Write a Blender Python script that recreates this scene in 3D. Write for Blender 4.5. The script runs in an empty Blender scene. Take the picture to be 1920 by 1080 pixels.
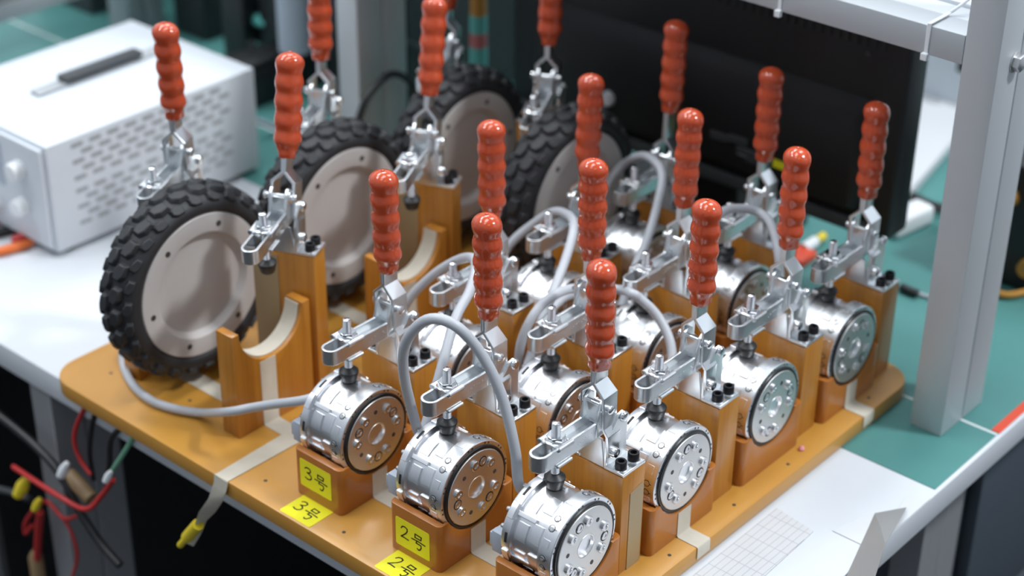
import bpy, bmesh, math, random
from mathutils import Vector, Matrix
random.seed(7)
S = 0.001                      # every shape below is written in millimetres
PI = math.pi
scene = bpy.context.scene
col = scene.collection

# ------------------------------------------------------------------ camera
cam_d = bpy.data.cameras.new('camera'); cam = bpy.data.objects.new('camera', cam_d); col.objects.link(cam)
CAM = Vector((-850.81, -627.12, 851.75)); PITCH, YAW, ROLL, FPX = math.radians(29.8695), math.radians(40.8304), math.radians(0.6509), 3359.12
fwd = Vector((math.cos(PITCH)*math.cos(YAW), math.cos(PITCH)*math.sin(YAW), -math.sin(PITCH)))
rgt = fwd.cross(Vector((0, 0, 1))).normalized(); upv = rgt.cross(fwd)
R2 = rgt*math.cos(ROLL) + upv*math.sin(ROLL); U2 = upv*math.cos(ROLL) - rgt*math.sin(ROLL)
cam.matrix_world = Matrix(((R2.x, U2.x, -fwd.x, CAM.x*S), (R2.y, U2.y, -fwd.y, CAM.y*S), (R2.z, U2.z, -fwd.z, CAM.z*S), (0, 0, 0, 1)))
cam_d.sensor_width = 36; cam_d.lens = FPX/1920*36; cam_d.clip_start = 0.05; cam_d.clip_end = 50
cam_d.dof.use_dof = True; cam_d.dof.focus_distance = 1.30; cam_d.dof.aperture_fstop = 3.7; cam_d.dof.aperture_blades = 9
scene.camera = cam

# ------------------------------------------------------------------ world, lamps, exposure
w = bpy.data.worlds.new('room_air'); scene.world = w; w.use_nodes = True
w.node_tree.nodes['Background'].inputs[0].default_value = (0.80, 0.88, 1.0, 1); w.node_tree.nodes['Background'].inputs[1].default_value = 0.25
def lamp(name, loc, size, power, colour=(0.93, 0.97, 1.0), rz=0):
    d = bpy.data.lights.new(name, 'AREA'); d.shape = 'RECTANGLE'; d.size, d.size_y = size[0]*S, size[1]*S
    d.energy = power; d.color = colour
    o = bpy.data.objects.new(name, d); col.objects.link(o); o.location = Vector(loc)*S; o.rotation_euler = (0, 0, rz)
    return o
LZ = 2700
lamp('ceiling_spot_light', (1030, -1530, LZ), (320, 320), 112)
for lx, ly, pw in ((-1300, 1900, 46), (200, 2100, 36), (1500, 1700, 34), (-1500, 200, 12), (-150, 450, 24), (1700, 200, 30), (-1400, -1300, 6)):
    lamp('ceiling_fill_light', (lx, ly, LZ), (1200, 600), pw)  # unseen overhead panels, added and spread to brighten reflections in the metal
scene.view_settings.view_transform = 'Standard'; scene.view_settings.look = 'None'
scene.view_settings.gamma = 1.0; scene.view_settings.use_curve_mapping = False
scene.view_settings.exposure = -0.40

# ------------------------------------------------------------------ materials
MATS = {}
def mat(name, rgb, rough=0.5, metal=0.0, coat=0.0, noise=None, bump=None, spec=None, aniso=0.0, emit=0):
    m = bpy.data.materials.new(name); m.use_nodes = True; nt = m.node_tree; b = nt.nodes['Principled BSDF']
    b.inputs['Base Color'].default_value = (*rgb, 1); b.inputs['Roughness'].default_value = rough; b.inputs['Metallic'].default_value = metal
    b.inputs['Coat Weight'].default_value = coat; b.inputs['Coat Roughness'].default_value = 0.08
    if spec is not None: b.inputs['Specular IOR Level'].default_value = spec
    if aniso: b.inputs['Anisotropic'].default_value = aniso
    tc = nt.nodes.new('ShaderNodeTexCoord')
    if noise:                   # (scale xyz, strength, second colour)
        mp = nt.nodes.new('ShaderNodeMapping'); mp.inputs['Scale'].default_value = noise[0]
        nz = nt.nodes.new('ShaderNodeTexNoise'); nz.inputs['Scale'].default_value = 1; nz.inputs['Detail'].default_value = 5
        mx = nt.nodes.new('ShaderNodeMix'); mx.data_type = 'RGBA'
        mx.inputs[6].default_value = (*rgb, 1); mx.inputs[7].default_value = (*noise[2], 1)
        mr = nt.nodes.new('ShaderNodeMapRange'); mr.inputs[1].default_value = 0.35; mr.inputs[2].default_value = 0.7; mr.inputs[4].default_value = noise[1]
        nt.links.new(tc.outputs['Object'], mp.inputs['Vector']); nt.links.new(mp.outputs[0], nz.inputs['Vector'])
        nt.links.new(nz.outputs[0], mr.inputs[0]); nt.links.new(mr.outputs[0], mx.inputs[0]); nt.links.new(mx.outputs[2], b.inputs['Base Color'])
    if bump:                    # (scale xyz, strength)
        mp2 = nt.nodes.new('ShaderNodeMapping'); mp2.inputs['Scale'].default_value = bump[0]
        n2 = nt.nodes.new('ShaderNodeTexNoise'); n2.inputs['Scale'].default_value = 1; n2.inputs['Detail'].default_value = 3
        bp = nt.nodes.new('ShaderNodeBump'); bp.inputs['Strength'].default_value = bump[1]; bp.inputs['Distance'].default_value = 0.001
        nt.links.new(tc.outputs['Object'], mp2.inputs['Vector']); nt.links.new(mp2.outputs[0], n2.inputs['Vector'])
        nt.links.new(n2.outputs[0], bp.inputs['Height']); nt.links.new(bp.outputs[0], b.inputs['Normal'])
    MATS[name] = m; return m
mat('ochre_board', (0.56, 0.275, 0.046), 0.36, noise=((14, 14, 14), 0.5, (0.48, 0.215, 0.034)), bump=((400, 400, 400), 0.05), coat=0.15)
mat('amber_post', (0.50, 0.208, 0.028), 0.32, noise=((260, 260, 6), 0.7, (0.39, 0.145, 0.019)), bump=((900, 900, 12), 0.12), coat=0.25)
mat('caramel_block', (0.44, 0.155, 0.027), 0.33, noise=((30, 30, 30), 0.4, (0.38, 0.125, 0.02)), coat=0.25)
mat('zinc', (0.87, 0.895, 0.91), 0.28, 1.0, noise=((60, 60, 60), 0.4, (0.79, 0.82, 0.85)))
mat('zinc_bright', (0.88, 0.90, 0.92), 0.18, 1.0)
mat('machined_aluminium', (0.91, 0.92, 0.94), 0.32, 1.0, noise=((20, 900, 20), 0.35, (0.82, 0.83, 0.86)), bump=((60, 2500, 60), 0.05))
mat('turned_aluminium', (0.76, 0.76, 0.755), 0.40, 1.0, bump=((700, 30, 700), 0.05))
mat('steel_screw', (0.72, 0.72, 0.73), 0.25, 1.0)
mat('dark_recess', (0.03, 0.03, 0.035), 0.5, 0.3)
mat('black_oxide', (0.018, 0.018, 0.02), 0.35, 0.4)
mat('black_rubber', (0.014, 0.015, 0.017), 0.42, bump=((300, 300, 300), 0.1))
mat('o_ring', (0.010, 0.010, 0.011), 0.35)
mat('red_vinyl', (0.54, 0.072, 0.020), 0.17, coat=0.5, bump=((110, 110, 110), 0.3), noise=((30, 30, 30), 0.5, (0.46, 0.054, 0.015)))
mat('tire_rubber', (0.022, 0.023, 0.026), 0.55, bump=((500, 500, 500), 0.15))
mat('wheel_grey', (0.56, 0.53, 0.51), 0.45)
mat('bolt_hole', (0.05, 0.048, 0.045), 0.5)
mat('grey_cable', (0.47, 0.49, 0.53), 0.42)
mat('cream_tape', (0.60, 0.55, 0.46), 0.65, noise=((40, 40, 40), 0.6, (0.50, 0.45, 0.36)), bump=((200, 200, 200), 0.15))
mat('tan_tape', (0.40, 0.30, 0.17), 0.4, noise=((30, 30, 8), 0.6, (0.33, 0.24, 0.13)))
mat('yellow_label', (0.86, 0.80, 0.02), 0.5)
mat('ink', (0.012, 0.012, 0.015), 0.5)
mat('white_laminate', (0.62, 0.65, 0.69), 0.4, noise=((5, 5, 5), 0.3, (0.58, 0.61, 0.65)))
mat('teal_mat', (0.075, 0.235, 0.222), 0.40, noise=((5, 5, 5), 0.7, (0.10, 0.28, 0.265)), bump=((700, 700, 700), 0.08))
mat('white_print', (0.78, 0.80, 0.80), 0.6)
mat('red_tape', (0.70, 0.075, 0.03), 0.4)
mat('anodised', (0.53, 0.56, 0.585), 0.5, 0.3, bump=((1500, 1500, 20), 0.05))
mat('leg_grey', (0.27, 0.28, 0.295), 0.55, 0.2)
mat('anodised_dull', (0.42, 0.44, 0.46), 0.5, 0.3)
mat('plain_metal', (0.7, 0.7, 0.7), 0.3, 1.0)
mat('monitor_black', (0.010, 0.011, 0.012), 0.45, bump=((1200, 1200, 1200), 0.1))
mat('black_plastic', (0.014, 0.015, 0.017), 0.5)
mat('dark_grey_plastic', (0.05, 0.055, 0.06), 0.5)
mat('white_enclosure', (0.64, 0.68, 0.73), 0.42)
mat('slot_grey', (0.33, 0.35, 0.37), 0.7)
mat('panel_grey', (0.42, 0.47, 0.55), 0.5)
mat('white_plastic', (0.80, 0.82, 0.84), 0.4)
mat('film_grey', (0.27, 0.275, 0.28), 0.35)
mat('film_white', (0.64, 0.66, 0.69), 0.3)
mat('orange_plastic', (0.75, 0.16, 0.03), 0.4)
mat('red_wire', (0.50, 0.025, 0.025), 0.4)
mat('black_wire', (0.015, 0.016, 0.018), 0.4)
mat('yellow_plastic', (0.80, 0.62, 0.03), 0.4)
mat('green_wire', (0.20, 0.45, 0.30), 0.5)
mat('brown_part', (0.30, 0.20, 0.10), 0.5)
mat('pink_scrap', (0.80, 0.32, 0.36), 0.5)
mat('teal_plastic', (0.12, 0.48, 0.44), 0.45)
mat('amber_plastic', (0.50, 0.24, 0.04), 0.45)
mat('rose_plastic', (0.52, 0.16, 0.16), 0.45)
mat('slate_cabinet', (0.060, 0.078, 0.098), 0.5)
mat('floor_paint', (0.014, 0.016, 0.018), 0.5, noise=((3, 3, 3), 0.5, (0.02, 0.022, 0.024)))
mat('wall_paint', (0.66, 0.69, 0.73), 0.7)
mat('wall_paint_grey', (0.36, 0.38, 0.41), 0.7)
mat('ceiling_paint', (0.82, 0.83, 0.84), 0.8)
mat('cupboard_paint', (0.60, 0.66, 0.72), 0.6)
mat('vent_black', (0.022, 0.023, 0.025), 0.6)
mat('bore_aluminium', (0.93, 0.93, 0.93), 0.3, 1.0)
mat('white_paper', (0.62, 0.635, 0.66), 0.7)
def grid_paper():
    m = bpy.data.materials.new('grid_paper'); m.use_nodes = True; nt = m.node_tree; b = nt.nodes['Principled BSDF']; b.inputs['Roughness'].default_value = 0.7
    tc = nt.nodes.new('ShaderNodeTexCoord'); sp = nt.nodes.new('ShaderNodeSeparateXYZ'); nt.links.new(tc.outputs['Object'], sp.inputs[0])
    def lines(out, period, width, shift):
        a = nt.nodes.new('ShaderNodeMath'); a.operation = 'ADD'; a.inputs[1].default_value = shift; nt.links.new(sp.outputs[out], a.inputs[0])
        f = nt.nodes.new('ShaderNodeMath'); f.operation = 'FLOORED_MODULO'; f.inputs[1].default_value = period; nt.links.new(a.outputs[0], f.inputs[0])
        l = nt.nodes.new('ShaderNodeMath'); l.operation = 'LESS_THAN'; l.inputs[1].default_value = width; nt.links.new(f.outputs[0], l.inputs[0]); return l
    l1 = lines(0, .0165, .0006, 1); l2 = lines(1, .0055, .0005, 1)
    mx = nt.nodes.new('ShaderNodeMath'); mx.operation = 'MAXIMUM'; nt.links.new(l1.outputs[0], mx.inputs[0]); nt.links.new(l2.outputs[0], mx.inputs[1])
    c = nt.nodes.new('ShaderNodeMix'); c.data_type = 'RGBA'; c.inputs[6].default_value = (.60, .61, .63, 1); c.inputs[7].default_value = (.40, .40, .43, 1)
    nt.links.new(mx.outputs[0], c.inputs[0]); nt.links.new(c.outputs[2], b.inputs['Base Color']); MATS['grid_paper'] = m
grid_paper()

# ------------------------------------------------------------------ mesh helpers
class MB:
    def __init__(s): s.v = []; s.f = []
    def add(s, vs, fs):
        o = len(s.v); s.v += [tuple(p) for p in vs]; s.f += [tuple(i+o for i in f) for f in fs]; return s
    def box(s, x0, x1, y0, y1, z0, z1):
        return s.add([(x0,y0,z0),(x1,y0,z0),(x1,y1,z0),(x0,y1,z0),(x0,y0,z1),(x1,y0,z1),(x1,y1,z1),(x0,y1,z1)],
                     [(3,2,1,0),(4,5,6,7),(0,1,5,4),(1,2,6,5),(2,3,7,6),(3,0,4,7)])
    def prism(s, poly, axis, a, b):            # polygon in the other two axes (in order x,y,z), extruded along axis
        n = len(poly)
        def P(p, t): return {'x': (t, p[0], p[1]), 'y': (p[0], t, p[1]), 'z': (p[0], p[1], t)}[axis]
        vs = [P(p, a) for p in poly] + [P(p, b) for p in poly]
        return s.add(vs, [tuple(range(n))[::-1], tuple(range(n, 2*n))] + [(i, (i+1) % n, n+(i+1) % n, n+i) for i in range(n)])
    def ring_prism(s, outer, inner, axis, a, b):
        n = len(outer)
        def P(p, t): return {'x': (t, p[0], p[1]), 'y': (p[0], t, p[1]), 'z': (p[0], p[1], t)}[axis]
        vs = [P(p, a) for p in outer] + [P(p, a) for p in inner] + [P(p, b) for p in outer] + [P(p, b) for p in inner]
        fs = []
        for i in range(n):
            j = (i+1) % n
            fs += [(i, j, n+j, n+i), (2*n+i, 3*n+i, 3*n+j, 2*n+j), (i, 2*n+i, 2*n+j, j), (n+i, n+j, 3*n+j, 3*n+i)]
        return s.add(vs, fs)
    def lathe(s, prof, origin=(0,0,0), axis='z', n=24, mod=None, closed=False, cap=True):   # prof: (radius, height along axis)
        o = Vector(origin); vs = []; fs = []
        m = len(prof)
        for k, (r, h) in enumerate(prof):
            for i in range(n):
                a = 2*PI*i/n; rr = r if mod is None else mod(r, h, a)
                c, q = rr*math.cos(a), rr*math.sin(a)
                vs.append(o + Vector({'z': (c, q, h), 'y': (c, h, q), 'x': (h, c, q)}[axis]))
        for k in range(m-1):
            for i in range(n):
                j = (i+1) % n; fs.append((k*n+i, k*n+j, (k+1)*n+j, (k+1)*n+i))
        if closed:
            for i in range(n):
                j = (i+1) % n; fs.append(((m-1)*n+i, (m-1)*n+j, j, i))
        else:
            fs += ([tuple(range(n))[::-1]] if cap else []) + [tuple(range((m-1)*n, m*n))]
        return s.add(vs, fs)
    def cyl(s, p0, p1, r, n=12, r1=None):
        p0, p1 = Vector(p0), Vector(p1); r1 = r if r1 is None else r1
        d = (p1-p0).normalized(); a = d.orthogonal().normalized(); b = d.cross(a)
        vs = [p0 + (a*math.cos(t)+b*math.sin(t))*r for t in (2*PI*i/n for i in range(n))] + [p1 + (a*math.cos(t)+b*math.sin(t))*r1 for t in (2*PI*i/n for i in range(n))]
        return s.add(vs, [tuple(range(n))[::-1], tuple(range(n, 2*n))] + [(i, (i+1) % n, n+(i+1) % n, n+i) for i in range(n)])
    def arcbox(s, r0, r1, a0, a1, y0, y1, n=8, c=(0,0)):   # curved pad about the y axis; angle from +x towards +z, degrees
        vs = []; fs = []
        for k in range(n+1):
            a = math.radians(a0+(a1-a0)*k/n); ca, sa = math.cos(a), math.sin(a)
            for r, y in ((r0,y0),(r1,y0),(r1,y1),(r0,y1)): vs.append((c[0]+r*ca, y, c[1]+r*sa))
        for k in range(n):
            for q in range(4): fs.append((4*k+q, 4*k+(q+1) % 4, 4*k+4+(q+1) % 4, 4*k+4+q))
        fs += [(0,1,2,3), (4*n+3,4*n+2,4*n+1,4*n)]
        return s.add(vs, fs)
    def strip(s, path, x0, x1, t):             # sheet metal or tape bent along a path of (y, z), wide in x, thickness t to the left of travel
        pts = [Vector(p) for p in path]; m = len(pts); off = []
        for k in range(m):
            d0 = (pts[k]-pts[k-1]).normalized() if k else (pts[1]-pts[0]).normalized()
            d1 = (pts[k+1]-pts[k]).normalized() if k < m-1 else d0
            n0, n1 = Vector((-d0.y, d0.x)), Vector((-d1.y, d1.x)); b = (n0+n1).normalized()
            off.append(pts[k] + b*t/max(0.3, b.dot(n0)))
        vs = []
        X0 = x0 if isinstance(x0, (list, tuple)) else [x0]*m; X1 = x1 if isinstance(x1, (list, tuple)) else [x1]*m
        for k in range(m):
            p, q = pts[k], off[k]
            vs += [(X0[k],p.x,p.y),(X1[k],p.x,p.y),(X1[k],q.x,q.y),(X0[k],q.x,q.y)]
        fs = [(0,1,2,3), (4*m-1,4*m-2,4*m-3,4*m-4)]
        for k in range(m-1):
            for q in range(4): fs.append((4*k+q, 4*k+(q+1) % 4, 4*k+4+(q+1) % 4, 4*k+4+q))
        return s.add(vs, fs)
    def tube(s, pts, r, n=10, sub=6):
        P = [Vector(p) for p in pts]
        if sub > 1 and len(P) > 2:
            Q = [P[0]*2-P[1]] + P + [P[-1]*2-P[-2]]; C = []
            for k in range(1, len(Q)-2):
                for q in range(sub):
                    t = q/sub; a, b, c, d = Q[k-1], Q[k], Q[k+1], Q[k+2]
                    C.append(0.5*((2*b)+(c-a)*t+(2*a-5*b+4*c-d)*t*t+(3*b-a-3*c+d)*t**3))
            P = C + [P[-1]]
        nrm = (P[1]-P[0]).orthogonal().normalized(); vs = []; m = len(P)
        for k in range(m):
            d = ((P[k+1]-P[k]) if k == 0 else (P[k]-P[k-1]) if k == m-1 else (P[k+1]-P[k-1])).normalized()
            nrm = (nrm - d*nrm.dot(d)).normalized(); b = d.cross(nrm)
            vs += [P[k] + (nrm*math.cos(2*PI*i/n)+b*math.sin(2*PI*i/n))*r for i in range(n)]
        fs = [tuple(range(n))[::-1], tuple(range((m-1)*n, m*n))]
        for k in range(m-1):
            for i in range(n):
                j = (i+1) % n; fs.append((k*n+i, k*n+j, (k+1)*n+j, (k+1)*n+i))
        return s.add(vs, fs)
    def mesh(s, name, material, bevel=None, smooth=40):
        me = bpy.data.meshes.new(name); bm = bmesh.new()
        vs = [bm.verts.new((p[0]*S, p[1]*S, p[2]*S)) for p in s.v]
        for f in s.f:
            try: bm.faces.new([vs[i] for i in f])
            except ValueError: pass
        bmesh.ops.recalc_face_normals(bm, faces=bm.faces)
        if bevel:                               # (width mm, segments, minimum angle, optional edge filter)
            es = [e for e in bm.edges if len(e.link_faces) == 2 and e.calc_face_angle(0) > math.radians(bevel[2] if len(bevel) > 2 else 35)]
            if len(bevel) > 3: es = [e for e in es if bevel[3](e.verts[0].co/S, e.verts[1].co/S)]
            bmesh.ops.bevel(bm, geom=es, offset=bevel[0]*S, segments=bevel[1], profile=0.5, affect='EDGES', clamp_overlap=True)
        bm.to_mesh(me); bm.free()
        me.polygons.foreach_set('use_smooth', [True]*len(me.polygons)); me.set_sharp_from_angle(angle=math.radians(smooth))
        me.materials.append(MATS[material]); return me
def put(name, me, parent=None, loc=(0,0,0), rot=(0,0,0), scale=None):
    o = bpy.data.objects.new(name, me); col.objects.link(o); o.location = Vector(loc)*S; o.rotation_euler = rot
    if scale: o.scale = scale
    if parent: o.parent = parent
    return o
def tag(o, label, cat, group=None, kind=None):
    o['label'] = label; o['category'] = cat
    if group: o['group'] = group
    if kind: o['kind'] = kind
    return o
def thing(name, label, cat, loc=(0,0,0), group=None, rz=0):
    o = bpy.data.objects.new(name, None); col.objects.link(o); o.location = Vector(loc)*S; o.rotation_euler = (0,0,rz); o.empty_display_size = 0.01
    return tag(o, label, cat, group)
def struct(name, mb, material, label=None, **k):
    o = put(name, mb.mesh(name, material, **k)); o['kind'] = 'structure'
    if label: o['label'] = label
    return o
def arc(cx, cz, r, a0, a1, n):
    return [(cx+r*math.cos(math.radians(a0+(a1-a0)*k/n)), cz+r*math.sin(math.radians(a0+(a1-a0)*k/n))) for k in range(n+1)]
def at(px, py, ax, val):                       # used while laying out cables: a sighted point at a known distance
    d = fwd + R2*((px-960)/FPX) - U2*((py-540)/FPX); k = 'xyz'.index(ax); t = (val-CAM[k])/d[k]; return CAM + d*t

# ------------------------------------------------------------------ the room
ZT, ZB, ZM = -16.0, -15.2, -15.3               # table top, underside of board, top of mat
struct('floor', MB().box(-2600, 2700, -2600, 3200, -780, -760), 'floor_paint', 'dark painted workshop floor')
struct('ceiling', MB().box(-2600, 2700, -2600, 3200, 2760, 2780), 'ceiling_paint', 'pale workshop ceiling')
struct('wall_back', MB().box(2600, 2700, -2600, 3200, -760, 2760), 'wall_paint', 'pale blue grey wall behind the bench')
struct('wall_left', MB().box(-2600, 2600, 3100, 3200, -760, 2760), 'wall_paint', 'pale blue grey wall on the left')
struct('wall_right', MB().box(-2600, 2600, -2600, -2500, -760, 2760), 'wall_paint_grey', 'pale blue grey wall on the right')
struct('wall_front', MB().box(-2600, -2500, -2500, 3100, -760, 2760), 'wall_paint_grey', 'pale blue grey wall behind the camera')

# ------------------------------------------------------------------ workbench
t = thing('workbench', 'long white laminate workbench carrying the fixture board and green mat', 'table', (0, 0, -760))
put('table_top', MB().box(-100, 1450, -117, 1500, ZT-27, ZT).mesh('table_top', 'white_laminate', bevel=(2, 2)), t, (0, 0, 760))
def profile_leg(x0, x1, y0, y1, z0, z1, split):
    mb = MB()
    mb.box(x0, split-0.8, y0, y1, z0, z1); mb.box(split+0.8, x1, y0, y1, z0, z1); mb.box(split-1, split+1, y0+2.5, y1-2, z0, z1)
    return mb
lm = profile_leg(0, 70, 0, 30, -760, ZT-27, 35).mesh('leg', 'leg_grey', bevel=(1, 1))
for x, y in ((-97, 578), (344, -79), (1370, -79), (1370, 1400)): put('leg', lm, t, (x, y, 760))
put('leg', lm, t, (-97, 1440, 760))
put('shade_sheet', MB().box(-96, 1440, 700, 712, -760, -43.5).mesh('shade_sheet', 'black_plastic'), t, (0, 0, 760))  # added black sheet standing in for the deep shade under the bench
cab = thing('drawer_cabinet', 'slate grey cabinet standing under the right end of the bench', 'cabinet', (430, -70, -760))
put('body', MB().box(0, 900, 0, 560, 0, 690).mesh('body', 'slate_cabinet', bevel=(3, 2)), cab)
for k in range(3): put('drawer', MB().box(8, 892, -14, -1, 20+k*222, 236+k*222).mesh('drawer', 'slate_cabinet', bevel=(2, 2)), cab)

# green cutting mat with printed lines
t = thing('cutting_mat', 'large teal green cutting mat covering the far part of the bench', 'mat', (275, -113, ZT))
put('sheet', MB().box(0, 1170, 0, 1560, 0.02, 0.7).mesh('sheet', 'teal_mat'), t)
for x0, x1, y0, y1 in ((104, 106.5, 0, 1560), (440, 442.5, 0, 1560), (780, 782.5, 0, 1560), (0, 1170, 540, 542.5), (0, 1170, 1000, 1003)):
    put('printed_line', MB().box(x0, x1, y0, y1, 0.68, 0.78).mesh('printed_line', 'white_print'), t)
tag(put('red_tape_strip', MB().box(0, 420, 0, 8, 0, 0.4).mesh('red_tape_strip', 'red_tape'), None, (383, -114, ZM+0.15)), 'glossy red tape strip along the bench edge on the green mat', 'tape')

# ------------------------------------------------------------------ base board
def rounded_rect(x0, x1, y0, y1, r, n=8):
    p = []
    for cx, cy, a in ((x1-r, y1-r, 0), (x0+r, y1-r, 90), (x0+r, y0+r, 180), (x1-r, y0+r, 270)): p += arc(cx, cy, r, a, a+90, n)
    return p
bd = thing('base_board', 'thick ochre base board with rounded corners carrying all clamps and motors', 'board', (140, 260, ZB))
put('panel', MB().prism(rounded_rect(-256.2, 257, -284.5, 288, 30), 'z', 0, -ZB).mesh('panel', 'ochre_board', bevel=(1.2, 2, 60)), bd)
hole = MB().lathe([(1.6, 0), (1.6, 0.25)], n=10).mesh('screw_hole', 'bolt_hole')
for x, y in ((-78, 505), (-60, 420), (45, -14), (130, -14), (335, -12), (-95, 285), (-100, 190), (205, -15)):
    put('screw_hole', hole, bd, (x-140, y-260, -ZB-0.1))

# ------------------------------------------------------------------ wording of places
ROWP = ['row along the right board edge', 'middle motor row', 'motor row beside the wheels']
COLP = ['frontmost', 'second from front', 'third from front', 'rearmost']
def where(i, j): return f'{COLP[i]} in the {ROWP[j]}'
WROW = ['inner wheel row', 'outer wheel row']
WCOL = ['frontmost', 'second from front', 'rearmost']
def wwhere(i, j): return f'{WCOL[i]} in the {WROW[j]}'
DU, DV, WU, WV = 120.0, 104.8, 168.6, 131.0
AX, AZ = -46.5, 57.2                            # motor axis inside a station

# ------------------------------------------------------------------ motor stations: cradle block, post, motor
def block_mesh():                               # rounded plan, half-round seat cut out with a narrower front lip
    a = put('cut_a', MB().prism(rounded_rect(-41.5, 42.3, -5, 47, 4.5, 5), 'z', 0, 42.5).mesh('cradle_block', 'caramel_block'))
    b = put('cut_b', MB().lathe([(34.4, -12), (34.4, -2.5), (38.2, -2.5), (38.2, 60)], (0, 0, AZ), 'y', 72).mesh('cutter', 'caramel_block'))
    md = a.modifiers.new('cut', 'BOOLEAN'); md.operation = 'DIFFERENCE'; md.object = b; md.solver = 'EXACT'
    bv = a.modifiers.new('edge', 'BEVEL'); bv.width = 0.9*S; bv.segments = 2; bv.limit_method = 'ANGLE'; bv.angle_limit = math.radians(45)
    bpy.context.view_layer.update()
    me = bpy.data.meshes.new_from_object(a.evaluated_get(bpy.context.evaluated_depsgraph_get()))
    bpy.data.objects.remove(a); bpy.data.objects.remove(b)
    me.polygons.foreach_set('use_smooth', [True]*len(me.polygons)); me.set_sharp_from_angle(angle=math.radians(28)); return me
bmesh_block = block_mesh()
post_mesh = MB().box(0, 26.8, 0, 58.8, 0, 88.6).mesh('clamp_post', 'amber_post', bevel=(0.8, 2))

def motor_meshes():
    M = {}
    # housing turned about y: front flange, body, rear ring
    M['housing'] = MB().lathe([(20, 46.5), (33.0, 46.5), (34.6, 45.2), (36.0, 44.5), (36.4, 43.8), (36.4, 37.2), (35.8, 36.6), (32.8, 36.4), (32.8, 22.4), (33.3, 22.2), (33.3, 10.6), (36.6, 10.2), (37.2, 9.6), (37.2, -1.7), (36.7, -2.2), (20, -2.2)], axis='y', n=72).mesh('housing', 'machined_aluminium', smooth=30)
    M['pad'] = MB().arcbox(32.6, 34.7, 0, 24, 12.5, 21, 6).mesh('pad', 'machined_aluminium', bevel=(0.35, 1), smooth=20)
    M['pad2'] = MB().arcbox(32.4, 34.0, 0, 24, 24.5, 34.5, 6).mesh('pad', 'machined_aluminium', bevel=(0.35, 1), smooth=20)
    M['lug'] = MB().arcbox(36.0, 38.0, 0, 20, 37.6, 43.4, 5).mesh('lug', 'machined_aluminium', bevel=(0.4, 1), smooth=20)
    M['rib'] = MB().arcbox(32.4, 35.3, 0, 6, 20, 37, 3).mesh('rib', 'machined_aluminium', bevel=(0.4, 1), smooth=20)
    slot = MB()
    for a in (45, 105, 165, 225, 285, 345):
        slot.arcbox(35.9, 36.6, a, a+13, 39.2, 41.2, 4)
    M['slots'] = slot.mesh('slot_ring', 'dark_recess')
    M['o_ring'] = MB().lathe([(31.3, -1.8), (33.7, -1.8), (33.9, -2.7), (33.4, -3.6), (32.4, -3.8), (31.3, -3.3)], axis='y', n=64, closed=True).mesh('o_ring', 'o_ring')
    M['disc'] = MB().lathe([(31.1, -1), (31.1, -3.9), (30.6, -4.4), (9.6, -4.4), (9.5, 2.8), (0.05, 2.9)], axis='y', n=64).mesh('output_disc', 'turned_aluminium', smooth=30)
    M['bore'] = MB().lathe([(9.5, -4.35), (9.3, -4.6), (8.7, -4.4), (7.4, 0.5), (6.2, 1.2), (0.05, 1.4)], axis='y', n=40, cap=False).mesh('center_bore', 'bore_aluminium', smooth=25)
    M['boss'] = MB().lathe([(4.1, 0.4), (4.1, -1.4), (3.7, -1.8), (2.3, -1.8), (2.1, -1.0), (0.05, -1.0)], axis='y', n=16).mesh('cap_screw', 'steel_screw', smooth=30)
    cs = MB().lathe([(3.3, 0.2), (3.3, -0.5), (3.0, -0.7), (1.9, -0.7), (1.7, -0.2), (0.05, -0.2)], axis='y', n=16)
    M['csunk'] = cs.mesh('countersunk_screw', 'steel_screw', smooth=30)
    M['csring'] = MB().lathe([(3.5, 0), (4.3, 0), (4.3, -0.15), (3.5, -0.15)], axis='y', n=20, closed=True).mesh('screw_recess', 'dark_recess')
    M['hole'] = MB().lathe([(1.9, 0.1), (1.9, -0.12), (0.05, -0.12)], axis='y', n=12).mesh('tapped_hole', 'bolt_hole')
    fh = MB()
    for a in range(0, 360, 30):
        for da in (0, 7):
            t_ = math.radians(a+da+4); fh.lathe([(0.85, 0.1), (0.85, -0.12), (0.02, -0.12)], (35.4*math.cos(t_), -2.2, 35.4*math.sin(t_)), 'y', 8)
    M['flange_holes'] = fh.mesh('flange_holes', 'bolt_hole')
    sd = MB().lathe([(2.3, -0.3), (2.3, 0.35), (2.0, 0.5), (0.9, 0.5), (0.8, 0.2), (0.02, 0.2)], axis='z', n=14)
    M['side_screw'] = sd.mesh('side_screw', 'steel_screw', smooth=30)
    M['side_mark'] = MB().lathe([(2.3, 0), (2.75, 0), (2.75, 0.12), (2.3, 0.12)], axis='z', n=16, closed=True).box(-0.25, 0.25, -4.2, -2.6, 0, 0.14).mesh('paint_mark', 'ink')
    M['tile'] = MB().arcbox(37.15, 37.5, -5, 5, 2.2, 8.2, 4).mesh('tile', 'machined_aluminium', bevel=(0.12, 1))
    M['stud'] = MB().lathe([(2.2, 0), (2.2, 3.0), (1.8, 3.6), (0.05, 3.6)], axis='y', n=12).mesh('stud', 'steel_screw')
    M['connector'] = MB().box(-5, 5, 0, 9, -9, 9).box(-4, 4, 8, 12, -6, 6).mesh('connector', 'panel_grey', bevel=(0.8, 2))
    return M
MM = motor_meshes()
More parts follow.
